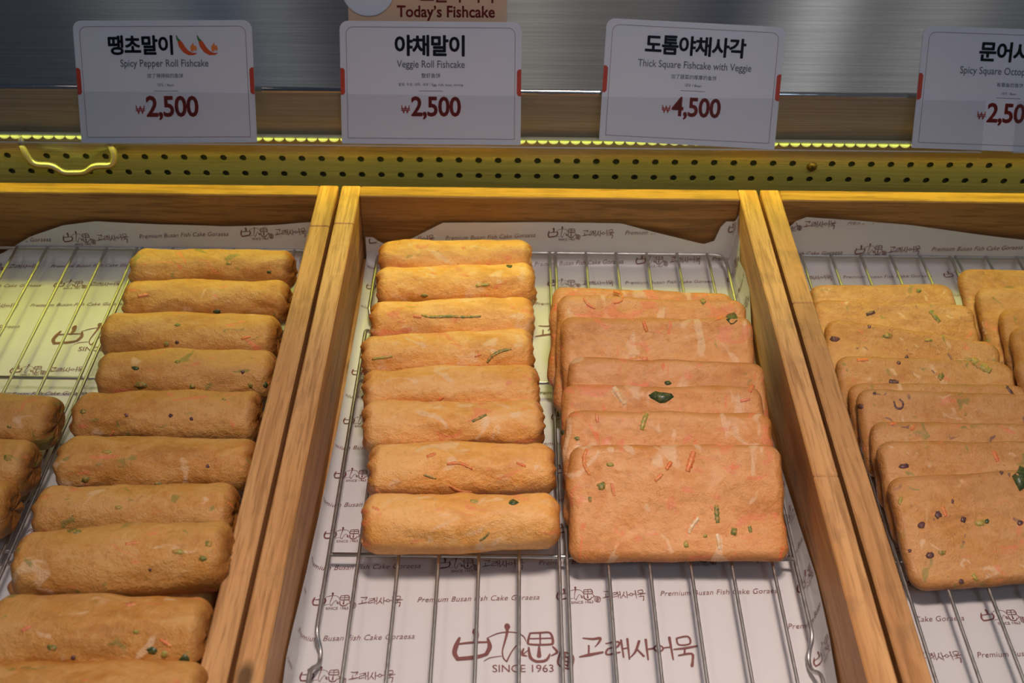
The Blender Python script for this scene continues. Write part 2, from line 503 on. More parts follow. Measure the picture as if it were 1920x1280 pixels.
LOGO_V = np.array(LOGO_V)
LOGO_V = (LOGO_V - np.array([1173, 1100])) / 1220.0 * np.array([1, -1])     # width about 1

# ------------------------------------------------------------------ counter
mb = MB(); mb.box(-.95, 1.0, .10, .95, -.30, 0, .002)
tag(mb.obj('counter', M['counter']), 'dark steel counter underneath the three wooden trays', 'counter')

# ------------------------------------------------------------------ perforated panel with its handle and screw
PY = .847
pitch = .01588
mb = MB()
x0 = -.1238 - pitch / 2 - pitch * 30; ncol = 66
rows = [(.0782, .01445), (.0637, .01445)]
nseg = 20
screw_x = x0 + pitch * (math.floor((.2347 - x0) / pitch) + .5)
for (zc, hh) in rows:
    for i in range(ncol):
        cx = x0 + pitch * (i + .5)
        r = .0028 if abs(cx - screw_x) > pitch / 2 or zc < .07 else .0003
        V = []; F = []
        hw, hz = pitch / 2, hh / 2
        for k in range(nseg):
            a = 2 * PI * (k + .5) / nseg
            c_, s_ = math.cos(a), math.sin(a)
            sc_ = min(hw / abs(c_) if abs(c_) > 1e-6 else 9, hz / abs(s_) if abs(s_) > 1e-6 else 9)
            V.append((cx + r * c_, PY, zc + r * s_)); V.append((cx + r * c_, PY + .0012, zc + r * s_)); V.append((cx + sc_ * c_, PY, zc + sc_ * s_))
        for k in range(nseg):
            j = (k + 1) % nseg
            F.append((3 * k, 3 * j, 3 * j + 2, 3 * k + 2)); F.append((3 * k, 3 * k + 1, 3 * j + 1, 3 * j))
        for sx in (-1, 1):     # fill the four corners of the cell
            for sz in (-1, 1):
                q = len(V); V.append((cx + sx * hw, PY, zc + sz * hz))
                ang = math.atan2(sz, sx) % (2 * PI)
                ks = sorted(range(nseg), key=lambda k: abs(((2 * PI * (k + .5) / nseg) - math.atan2(sz * hz, sx * hw) + PI) % (2 * PI) - PI))[:2]
                F.append((3 * ks[0] + 2, 3 * ks[1] + 2, q))
        mb.add(V, F)
x1 = x0 + ncol * pitch
zt = rows[0][0] + rows[0][1] / 2; zb = rows[1][0] - rows[1][1] / 2
mb.add([(x0, PY, zt), (x1, PY, zt), (x1, PY, .0985), (x0, PY, .0985)], [(0, 1, 2, 3)])
mb.add([(x0, PY, .001), (x1, PY, .001), (x1, PY, zb), (x0, PY, zb)], [(0, 1, 2, 3)])
pan = mb.obj('perforated_panel', M['panel'])
tag(pan, 'perforated steel panel with two rows of round holes behind the wooden trays', 'panel')
mb = MB(); mb.box(x0, x1, PY + .002, PY + .005, .001, .097); mb.obj('backing', M['dark'], pan)
hp = [(38, 262), (47, 285), (62, 308), (100, 310), (118, 324), (160, 324), (176, 310), (212, 310), (216, 292), (205, 262)]
hpts = [atY(x, y, PY - .012) for x, y in hp]
hpts = [hpts[0] + Vector((0, .012, .001))] + hpts + [hpts[-1] + Vector((0, .012, .001))]
mb = MB(); mb.tube(round_path(hpts, .006, 5), .0028, 10)
mb.obj('handle', M['handle'], pan, True)
sp = atY(1508, 312, PY); sp.x = screw_x
mb = MB(); ring = []
for rr, yy in ((.0001, -.0026), (.0022, -.0024), (.0038, -.0012), (.0042, 0)):
    ring.append([(sp.x + rr * math.cos(2 * PI * k / 20), PY + yy, sp.z + rr * math.sin(2 * PI * k / 20)) for k in range(20)])
V = [v for q in ring for v in q]; F = []
for i in range(3):
    for k in range(20): F.append((i * 20 + k, i * 20 + (k + 1) % 20, (i + 1) * 20 + (k + 1) % 20, (i + 1) * 20 + k))
mb.add(V, F); sc_o = mb.obj('screw', M['bronze'], pan, True)
mb = MB()
for a in (.5, .5 + PI / 2):
    d = Vector((math.cos(a), 0, math.sin(a))); e = Vector((-d.z, 0, d.x))
    c0 = Vector((sp.x, PY - .0028, sp.z))
    mb.add([c0 + d * .002 + e * .0004, c0 - d * .002 + e * .0004, c0 - d * .002 - e * .0004, c0 + d * .002 - e * .0004], [(0, 1, 2, 3)])
mb.obj('screw_slot', M['dark'], sc_o)

# ------------------------------------------------------------------ steel shelf: deck and bent-down fascia
DZ, FY = .1375, .8535
prof = [(FY, .0960), (FY, .1075)] + [(FY, DZ - .0032)] + [(FY + .003 - .003 * math.cos(a), DZ - .003 + .003 * math.sin(a)) for a in np.linspace(0, PI / 2, 7)] + [(1.55, DZ)]
V, F = [], []
for (y, z) in prof: V += [(-.9, y, z), (.95, y, z)]
nb = len(V)
sh = empty('steel_shelf', (0, FY, .11))
mb = MB(); mb.add(V[:6], [(0, 1, 3, 2), (2, 3, 5, 4)])
f_ = mb.obj('fascia', M['fascia'], sh, True); f_.location = (0, -FY, -.11)
mb = MB(); mb.add(V[4:], [(2 * i, 2 * i + 1, 2 * i + 3, 2 * i + 2) for i in range(len(prof) - 3)])
d_ = mb.obj('deck', M['deck'], sh, True); d_.location = (0, -FY, -.11)
tag(sh, 'brushed stainless steel shelf behind the price tags, above the perforated panel', 'shelf')

# ------------------------------------------------------------------ light strip under the shelf
ls = empty('light_strip', (0, .8365, .1045))
mb = MB(); mb.box(-.60, .66, .8345, .8380, .1035, .1055, .0005); o = mb.obj('housing', M['led_bar'], ls); o.location = (0, -.8365, -.1045)
led0 = None
for i in range(98):
    x = -.41 + i * .00865
    if led0 is None:
        mb = MB(); V = [(0, 0, -.0018)]; F = []
        for j, (rr, zz) in enumerate(((.0022, -.0015), (.0036, -.0006), (.0041, .0008))):
            V += [(rr * math.cos(2 * PI * k / 10), rr * math.sin(2 * PI * k / 10), zz) for k in range(10)]
        for k in range(10):
            F.append((0, 1 + (k + 1) % 10, 1 + k))
            for j in (0, 1): F.append((1 + 10 * j + k, 1 + 10 * j + (k + 1) % 10, 11 + 10 * j + (k + 1) % 10, 11 + 10 * j + k))
        mb.add(V, F); led0 = mb.obj('led', M['led'], ls, True); q = led0
    else:
        q = led0.copy(); COL.objects.link(q); q.parent = ls
    q.location = (x, -.0010, -.0015)
tag(ls, 'yellow glowing light strip tucked under the steel shelf edge, behind the clear sign rail', 'light strip')

# ------------------------------------------------------------------ clear rails that hold the signs
LEAN = math.radians(27)
TN = Vector((0, -math.cos(LEAN), math.sin(LEAN)))       # sign normal
TU = Vector((0, math.sin(LEAN), math.cos(LEAN)))        # up along the sign
TP = atY(809, 271, .826)                                # foot of the sign plane
def tplane(px, py, off=0): return on_plane(px, py, TP + TN * off, TN)
def rail(xa, xb, label):
    root = empty('sign_rail', (0, TP.y, TP.z))
    zl = -TP
    def part(name, V, F, mat):
        o = mesh_obj(name, [Vector(v) - Vector((0, TP.y, TP.z)) for v in V], F, mat, root); return o
    h = (tplane(809, 178) - TP).dot(TU)
    def slab(off0, off1, l0, l1):
        V = []
        for x in (xa, xb):
            for off in (off0, off1):
                for l in (l0, l1):
                    p = Vector((0, TP.y, TP.z)) + TN * off + TU * l; V.append((x, p.y, p.z))
        return V, [(0, 1, 3, 2), (4, 6, 7, 5), (0, 4, 5, 1), (2, 3, 7, 6), (0, 2, 6, 4), (1, 5, 7, 3)]
    part('front_plate', *slab(.0014, .0022, -.0006, h), M['acrylic'])
    part('bottom_lip', *slab(-.0022, .0024, -.0018, -.0008), M['acrylic_edge'])
    tag(root, label, 'sign rail', 'clear sign rails')
rl = tplane(1838, 285).x; rr_ = tplane(1897, 285).x
rail(-.60, rl, 'long clear acrylic rail holding the first three white price tags')
rail(rr_, .62, 'short clear acrylic rail starting at the far right edge, beyond the long one')

# ------------------------------------------------------------------ price tags
S = None
def flat_on(root, name, V2, F, mat, off):
    return mesh_obj(name, [(v[0], v[1], off) for v in V2], F, mat, root)
def rrect(w, h, rt, rb, n=8):
    P = []
    for (cx, cy, r, a0) in ((w / 2 - rt, h - rt, rt, 0), (-w / 2 + rt, h - rt, rt, PI / 2), (-w / 2 + rb, rb, rb, PI), (w / 2 - rb, rb, rb, 1.5 * PI)):
        for k in range(n + 1):
            a = a0 + PI / 2 * k / n; P.append((cx + r * math.cos(a), cy + r * math.sin(a)))
    return P
def solid(P, t):
    n = len(P)
    V = [(x, y, 0) for x, y in P] + [(x, y, -t) for x, y in P]
    return V, [tuple(range(n)), tuple(range(2 * n - 1, n - 1, -1))] + [(i + n, (i + 1) % n + n, (i + 1) % n, i) for i in range(n)]
def outline(P, w):
    P = [np.array(p) for p in P]; n = len(P); V, F = [], []
    c = sum(P) / n
    for i in range(n):
        d = P[(i + 1) % n] - P[i - 1]; d = d / np.linalg.norm(d); nn = np.array([-d[1], d[0]])
        V += [P[i], P[i] + nn * w]
    for i in range(n):
        j = (i + 1) % n; F.append((2 * i, 2 * j, 2 * j + 1, 2 * i + 1))
    return V, F
PXM = .000409
def sign_root(name, bl, br, off):
    a = tplane(*bl, off); b = tplane(*br, off)
    X = (b - a).normalized(); c = (a + b) / 2
    Y = TN.cross(X)
    o = empty(name)
    m = Matrix((X, Y, TN)).transposed().to_4x4(); m.translation = c
    o.matrix_world = m
    return o, (b - a).length
def price_tag(bl, br, hpx, c_off, title, tw, ty, eng, ew, ey, chi, cw, cy_, small, sw, sy, ruley, price, pw, py_, label, title_dx=0, chili=False):
    root, w = sign_root('price_tag', bl, br, .0006)
    h = hpx * PXM
    V, F = solid(rrect(w, h, .0065, .001), .0009)
    mesh_obj('card', V, F, M['card'], root)
    bp = rrect(w - .0095, h - .0085, .0055, .0003, 6); bp = [(x, y + .0042) for x, y in bp]
    flat_on(root, 'border_line', *outline(bp, .00034), M['line_ink'], .00012)
    for sx in (-1, 1):
        x0_ = sx * w / 2; my = h - 111 * PXM; P = []
        for (dx, dy) in ((0, -.0102), (.0022, -.0100), (.0034, -.0085), (.0034, .0085), (.0022, .0100), (0, .0102)):
            P.append((x0_ - sx * dx, my + dy))
        if sx > 0: P = P[::-1]
        flat_on(root, 'side_mark', P, [tuple(range(6))], M['red_mark'], .00018)
    def put(name, s, wpx, ydown, mat, bold=0, dx=0, sp=1.0, sq=1.0):
        v, f, hh = text_geo(s, bold, 0, sp)
        ww = wpx * PXM
        flat_on(root, name, v * np.array([ww, ww * sq]) + np.array([dx * PXM, h - ydown * PXM]), f, mat, .0002)
    put('korean_title', title, tw, ty, M['black_ink'], .034, title_dx, .93, 1.05)
    put('english_title', eng, ew, ey, M['grey_ink'], .006, c_off, 1, 1.22)
    put('chinese_title', chi, cw, cy_, M['grey_ink'], 0, c_off, 1, 1.05)
    put('small_print', small, sw, sy, M['grey_ink'], 0, c_off)
    rv = [(-23, 0), (23, 0), (23, .8), (-23, .8)]
    flat_on(root, 'rule_line', [((x + c_off) * PXM, h - (ruley + y) * PXM) for x, y in rv], [(3, 2, 1, 0)], M['line_ink'], .0002)
    won = pw * .155
    wv, wf = [], []
    for pl, wd in (([(-.5, .42), (-.24, -.42), (0, .36), (.24, -.42), (.5, .42)], .13), ([(-.56, .10), (.56, .10)], .10), ([(-.56, -.10), (.56, -.10)], .10)):
        for q in range(len(pl) - 1):
            v_, f_2 = ribbon(pl[q:q + 2], wd, 1); b_ = len(wv); wv += v_; wf += [tuple(i + b_ for i in f) for f in f_2]
    won = pw * .15
    wv = np.array(wv) * np.array([won * PXM * .86, won * PXM * .95]) + np.array([(c_off - pw / 2 + won / 2) * PXM, h - (py_ + 4) * PXM])
    flat_on(root, 'won_sign', wv, wf, M['red_ink'], .0002)
    put('price', price, pw - won - 2, py_ + 1, M['red_ink'], .026, c_off + won / 2 + 1, .95, 1.12)
    if chili:
        for k in (0, 1):
            def q(L_): return [((x / 3 + k * 39.3 - 309) * PXM, h - (y / 3 - 41) * PXM) for x, y in L_]
            body = q([(1008, 240), (1022, 232), (1034, 240), (1046, 262), (1066, 288), (1090, 301), (1117, 302), (1098, 313), (1066, 314), (1036, 297), (1014, 266)])
            ch = flat_on(root, 'chili_pepper', body, [tuple(range(len(body)))[::-1]], M['chili'], .0002)
            st = q([(1000, 203), (1008, 208), (1014, 222), (1028, 232), (1010, 240), (1004, 228)])
            flat_on(ch, 'stalk', st, [tuple(range(len(st)))[::-1]], M['stalk'], .00025)
            fl = q([(1080, 290), (1078, 268), (1096, 244), (1101, 264), (1108, 258), (1116, 276), (1112, 292), (1098, 284), (1094, 296)])
            flat_on(ch, 'flame', fl, [tuple(range(len(fl)))[::-1]], M['flame'], .00025)
    tag(root, label, 'price tag', 'white price tags on the clear rail')
    return root
price_tag((153, 268), (482, 267), 226, 0, '땡초말이', 122, 45, 'Spicy Pepper Roll Fishcake', 166, 80, '放了辣辣椒的鱼饼', 68, 101, '대두 / Bean', 31, 118, 129, '2,500', 120, 160,
          'white price tag with two red chili peppers, reading Spicy Pepper Roll Fishcake', -43, True)
price_tag((641, 269), (976, 272), 227, 0, '야채말이', 132, 44, 'Veggie Roll Fishcake', 128, 80, '整虾鱼饼', 36, 99, '달걀, 우유, 대두, 새우 / Egg, milk, bean, shrimp', 122, 116, 127, '2,500', 114, 158,
          'white price tag reading Veggie Roll Fishcake, in front of the beige card', -2)
price_tag((1123, 263), (1452, 280), 226, 3, '도톰야채사각', 190, 43, 'Thick Square Fishcake with Veggie', 214, 80, '加了蔬菜的厚厚的鱼饼', 86, 100, '대두 / Bean', 31, 115, 125, '4,500', 112, 157,
          'tilted white price tag with the 4,500 price, reading Thick Square Fishcake with Veggie', 2)
price_tag((1709, 277), (2045, 289), 226, 2, '문어사각', 130, 43, 'Spicy Square Octopus Fishcake', 194, 80, '有章鱼的鱼饼', 50, 103, '대두 / Bean', 27, 119, 127, '2,500', 112, 157,
          'white price tag cut off by the right edge, reading Spicy Square Octopus', 2)

# beige menu card standing behind the second tag
root, w = sign_root('menu_card', (655, 120), (950, 122), -.0045)
hc = .085
V, F = solid(rrect(w, hc, .004, .001), .0009); mesh_obj('card', V, F, M['beige'], root)
def menu_pt(px, py):
    p = root.matrix_world.inverted() @ tplane(px, py, -.0045); return p
def put_px(name, s, cx, cy, wpx, mat, bold, sq=1.0, par=root):
    a = menu_pt(cx - wpx / 2, cy); b_ = menu_pt(cx + wpx / 2, cy)
    v, f, hh = text_geo(s, bold); ww = (b_ - a).length
    return flat_on(par, name, v * np.array([ww, ww * sq]) + np.array([(a.x + b_.x) / 2, (a.y + b_.y) / 2]), f, mat, .0002)
put_px('english_title', 'Today’s Fishcake', 836, 25, 184, M['red_ink'], .024, 1.08)
put_px('korean_title', '오늘의 어묵', 858, -9, 140, M['red_ink'], .025)
c0 = menu_pt(690, -22)
V, F = solid([(c0.x + .0205 * math.cos(2 * PI * k / 48), c0.y + .0205 * math.sin(2 * PI * k / 48)) for k in range(48)], .0008)
bo = mesh_obj('round_badge', V, F, M['card'], root); bo.location.z = .001
tag(root, 'beige card with red lettering, reading Today’s Fishcake, above the second price tag', 'menu card')

# ------------------------------------------------------------------ wooden trays
YB, YF = .825, .29
RIM, FLOOR, TW = .067, .008, .0150
TRAYS = {'left': (-.471, -.1402), 'middle': (-.1372, .1945), 'right': (.1972, .5289)}
def tone(o, fn):
    me = o.data; a = me.attributes.new('tone', 'FLOAT', 'POINT')
    a.data.foreach_set('value', [fn(v.co) for v in me.vertices])
SEAM = {'left': (.640, .766), 'middle': (.770, .505), 'right': (.675, .55)}
TONES = {'left': (1.04, 1.06, .92), 'middle': (1.05, 1.08, .98), 'right': (.96, 1.04, 1.0)}
LBL = {'left': 'pine tray of spicy pepper rolls, cut off by the left edge', 'middle': 'pine tray in the middle, holding veggie rolls beside thick square fishcakes',
       'right': 'pine tray of octopus square fishcakes, cut off by the right edge'}
for key, (xa, xb) in TRAYS.items():
    xc = (xa + xb) / 2; hw = (xb - xa) / 2
    t = empty('wooden_tray', (xc, YB, 0))
    s0, s1 = SEAM[key]
    for side, seam in ((-1, s0), (1, s1)):
        mb = MB(); xo = side * hw; xi = side * (hw - TW)
        a, b_ = min(xo, xi), max(xo, xi)
        mb.box(a, b_, YF - YB, seam - YB - .0001, 0, RIM, .0009); n1 = len(mb.V)
        mb.box(a, b_, seam - YB + .0001, 0, 0, RIM, .0009)
        o = mb.obj('side_wall', M['wood_y'], t)
        at_ = o.data.attributes.new('tone', 'FLOAT', 'POINT')
        at_.data.foreach_set('value', [TONES[key][0]] * n1 + [TONES[key][1]] * (len(mb.V) - n1))
    for nm, y0, y1 in (('back_wall', -TW, 0), ('front_wall', YF - YB, YF - YB + TW)):
        mb = MB(); mb.box(-hw + TW + .0001, hw - TW - .0001, y0, y1, 0, RIM - .0003, .0009)
        o = mb.obj(nm, M['wood_x'], t); tone(o, lambda c: TONES[key][2])
    mb = MB(); mb.box(-hw + TW, hw - TW, YF - YB + TW, -TW, .001, FLOOR - .002, .0003)
    o = mb.obj('bottom_board', M['wood_y'], t); tone(o, lambda c: .9)
    tag(t, LBL[key], 'tray', 'wooden trays on the counter')

# ------------------------------------------------------------------ paper liners with their print
FR = .006
def fold(d, r=FR, full=math.radians(83)):
    """unrolled distance past the fold line -> (forward, up)"""
    if d <= 0: return d, 0.0
    th = d / r
    if th < full: return r * math.sin(th), r * (1 - math.cos(th))
    e = d - r * full
    return r * math.sin(full) + e * math.cos(full), r * (1 - math.cos(full)) + e * math.sin(full)
def flap_len(h): return max(.002, FR * math.radians(83) + (h - FR * .88) / .9925)
class Liner:
    def __init__(s, key, back, left, right, seed):
        xa, xb = TRAYS[key]; s.xc = (xa + xb) / 2; s.hw = (xb - xa) / 2 - TW
        s.wx = s.hw - .0012 - FR - .002                # fold lines
        s.wy = YB - TW - .0012 - FR - .0055
        s.z0 = FLOOR - .0015
        s.back, s.left, s.right, s.seed = back, left, right, seed
    def ip(s, tab, v): return float(np.interp(v, [p[0] for p in tab], [p[1] for p in tab]))
    def pos(s, a, b, lift=0):
        sx = 1 if a >= 0 else -1
        fx, zx = fold(abs(a) - s.wx); fy, zy = fold(b - s.wy)
        x = s.xc + sx * (s.wx + fx); y = s.wy + fy
        wv = noise.noise(Vector((x * 9, y * 9, s.seed))) * .0007 + noise.noise(Vector((x * 30, y * 12, s.seed + 5))) * .00025
        z = s.z0 + (zx ** 3 + zy ** 3) ** (1 / 3) + wv + .001
        p = Vector((x, y, z))
        if zy > .01: p.y += noise.noise(Vector((x * 14, 0, s.seed))) * .0016
        if zx > .01: p.x += noise.noise(Vector((0, y * 14, s.seed))) * .0012
        if lift:
            # towards the inside of the tray
            n = Vector((0, 0, 1))
            if b - s.wy > 0: th = min((b - s.wy) / FR, math.radians(83)); n = Vector((0, -math.sin(th), math.cos(th)))
            elif abs(a) - s.wx > 0: th = min((abs(a) - s.wx) / FR, math.radians(83)); n = Vector((-sx * math.sin(th), 0, math.cos(th)))
            p += n * lift
        return p
    def bounds(s, a, b):
        """is the unrolled point on the paper?"""
        x = s.xc + max(-s.wx, min(s.wx, a)); y = min(b, s.wy)
        A = s.wx + (flap_len(s.ip(s.right, y)) if a > 0 else flap_len(s.ip(s.left, y)))
        B = s.wy + flap_len(s.ip(s.back, x))
        return abs(a) < A - .001 and b < B - .001 and b > YF + TW + .004
    def build(s, label):
        nA, nB = 150, 190
        y_lo = YF + TW + .003
        def spread(lo, f0, f1, hi, n):
            k = n // 5
            q = []
            if f0 is not None: q += list(np.linspace(lo, f0, k, endpoint=False))
            else: f0 = lo
            m = n - (k if q else 0) - k - 1
            q += list(np.linspace(f0, f1, m, endpoint=False)) + list(np.linspace(f1, hi, k + 2))
            return q
        V = []; cols = None
        PA = np.linspace(0, 1, 81)
        bs = list(np.linspace(y_lo, s.wy, 90, endpoint=False)) + ['f%d' % i for i in range(24)]
        as_ = ['l%d' % i for i in range(16, 0, -1)] + list(np.linspace(-s.wx, s.wx, 71)) + ['r%d' % i for i in range(1, 17)]
        for bq in bs:
            for aq in as_:
                yb = bq if not isinstance(bq, str) else s.wy
                if isinstance(aq, str):
                    tab = s.left if aq[0] == 'l' else s.right
                    d = flap_len(s.ip(tab, yb)) * int(aq[1:]) / 16
                    a = (-1 if aq[0] == 'l' else 1) * (s.wx + d)
                else: a = aq
                xx = s.xc + max(-s.wx, min(s.wx, a))
                b_ = bq if not isinstance(bq, str) else s.wy + flap_len(s.ip(s.back, xx)) * int(bq[1:]) / 23
                V.append(s.pos(a, b_))
        na = len(as_); F = []
        for i in range(len(bs) - 1):
            for j in range(na - 1):
                F.append((i * na + j, i * na + j + 1, (i + 1) * na + j + 1, (i + 1) * na + j))
        o = mesh_obj('paper_liner', V, F, M['paper'], None, True)
        s.obj = o
        tag(o, label, 'paper liner', 'printed paper liners in the trays')
        return o
    def printing(s, big, a0, b0):
        V, F = [], []
        def stamp(geoV, geoF, ca, cb, w, ang):
            c_, s_ = math.cos(ang), math.sin(ang)
            q = geoV * w
            A = ca + q[:, 0] * c_ - q[:, 1] * s_; B = cb + q[:, 0] * s_ + q[:, 1] * c_
            ok = [s.bounds(a, b) for a, b in zip(A, B)]
            base = len(V)
            for a, b in zip(A, B): V.append(s.pos(a, b, .0003))
            for f in geoF:
                if all(ok[i] for i in f): F.append(tuple(i + base for i in f))
        ang = math.radians(2.6)
        tv, tf, th = text_geo('Premium Busan Fish Cake Goraesa', -.002, .32, 1.05)
        tv = np.array([[x, y * 1.12] for x, y in tv])
        per, row = .1445, .0262
        for k in range(-26, 30):
            cb = b0 + k * row
            for j in range(-4, 5):
                ca = a0 + j * per + (per / 2 if k % 2 else 0)
                for dx, isL in ((0, True), (.0715, False)):
                    aa = ca + dx; bb = cb + (ca + dx) * math.tan(ang)
                    if abs(aa) > s.wx + .09 or bb < YF - .05 or bb > s.wy + .07: continue
                    if any(abs(bb - gb) < .027 and abs(aa - ga) < .112 for ga, gb in big): continue
                    if isL: stamp(LOGO_V, LOGO_F, aa, bb, .0535, ang)
                    else: stamp(tv, tf, aa, bb, .0725, ang)
        for ga, gb in big: stamp(LOGO_V, LOGO_F, ga, gb, .140, math.radians(1.2))
        mesh_obj('printed_pattern', V, F, M['ink'], s.obj)

def back_profile(px_list):
    out = []
    for x, y in px_list:
        p = atY(x, y, .8085); out.append((p.x, max(.004, p.z - FLOOR)))
    return out
bp_m = back_profile([(683, 424), (705, 444), (732, 455), (770, 443), (830, 415), (900, 414), (1165, 416), (1240, 434), (1318, 452), (1340, 446), (1352, 420), (1390, 392)])
bp_l = back_profile([(-260, 470), (-60, 478), (5, 470), (60, 438), (120, 418), (180, 411), (300, 418), (420, 421), (520, 418), (585, 413)])
bp_r = back_profile([(1478, 424), (1492, 412), (1512, 405), (1560, 408), (1700, 420), (1920, 445), (2200, 470)])
bm = at(1080, 1215, FLOOR); bm2 = at(1000, 622, FLOOR); bl_ = at(275, 632, FLOOR)
xm = sum(TRAYS['middle']) / 2; xl = sum(TRAYS['left']) / 2; xr = sum(TRAYS['right']) / 2
lm = Liner('middle', bp_m, [(.30, .012), (.40, .022), (.45, .017), (.52, .010), (.60, .004), (.74, .003), (.80, .006)],
           [(.30, .012), (.39, .017), (.42, .022), (.46, .022), (.55, .012), (.64, .004), (.70, .016), (.74, .030), (.775, .024), (.80, .040)], 3.1)
lm.build('printed white paper liner in the middle tray, under both rolls and squares')
s0 = at(672, 1113, FLOOR)
lm.printing([(bm.x - xm, bm.y), (bm2.x - xm, bm2.y)], s0.x - xm, s0.y)
ll = Liner('left', bp_l, [(.30, .012), (.80, .012)], [(.30, .012), (.60, .006), (.76, .004), (.79, .022), (.80, .010)], 8.4)
ll.build('printed white paper liner in the left tray of pepper rolls, arched along its back')
s1_ = at(90, 690, FLOOR); ll.printing([(bl_.x - xl, bl_.y), (bl_.x - xl, bl_.y - .27)], s1_.x - xl, s1_.y)
lr = Liner('right', bp_r, [(.30, .010), (.80, .012)], [(.30, .012), (.80, .012)], 5.7)
lr.build('printed white paper liner in the right tray of octopus squares, rounded back corner')
s2_ = at(1665, 450, .03); lr.printing([(.08, .40)], s2_.x - xr, lr.wy + .022)

# ------------------------------------------------------------------ wire racks
RZ = FLOOR + .0105
def rack(key, dx, label):
    xa, xb = TRAYS[key]; xc = (xa + xb) / 2 + dx
    root = empty('wire_rack', (xc, .5625, FLOOR))
    z = RZ - FLOOR
    hx, hy = .1405, .2405
    R_ = .00135; r = .0011
    # frame with four dipped feet
    def side(sx, ys):
        P = []
        for y in ys: P.append(y)
        return P
    pts = []
    fy = [.150, -.150]
    pts += [(-hx, hy, z), (hx, hy, z)]
    for f in fy: pts += [(hx, f + .012, z), (hx - .003, f + .005, .0026), (hx - .003, f - .005, .0026), (hx, f - .012, z)]
    pts += [(hx, -hy, z), (-hx, -hy, z)]
    for f in fy[::-1]: pts += [(-hx, f - .012, z), (-hx + .003, f - .005, .0026), (-hx + .003, f + .005, .0026), (-hx, f + .012, z)]
    mb = MB(); mb.tube(round_path(pts, .012, 6, True), R_, 10, True)
    mb.obj('frame', M['wire'], root, True)
    for y in (.0802, -.0800):
        mb = MB(); mb.tube([(-hx, y, z - .0004), (hx, y, z - .0004)], R_, 10); mb.obj('cross_bar', M['wire'], root, True)
    xs = [-.1222, -.0981, -.0740, -.0499, -.0258, -.0017, .0030, .0276, .0522, .0768, .1014, .1260]
    for x in xs:
        zz = z + R_ + r - .0006
        mb = MB(); mb.tube(round_path([(x, hy, z), (x, hy - .001, zz), (x, -hy + .001, zz), (x, -hy, z)], .001, 3), r, 10)
        mb.obj('wire', M['wire'], root, True)
    tag(root, label, 'wire rack', 'wire racks in the trays')
rack('middle', .0028, 'steel wire rack in the middle tray, under rolls and thick squares')
dl = at(256, 480, RZ).x - (TRAYS['left'][0] + TRAYS['left'][1]) / 2
rack('left', dl, 'steel wire rack in the left tray, bare at its back left')
dr = at(1786, 525, RZ).x - (TRAYS['right'][0] + TRAYS['right'][1]) / 2
rack('right', max(dr, -.0075), 'steel wire rack in the right tray, under octopus squares')
TOP = RZ + .0027                  # what lies on the wires rests here

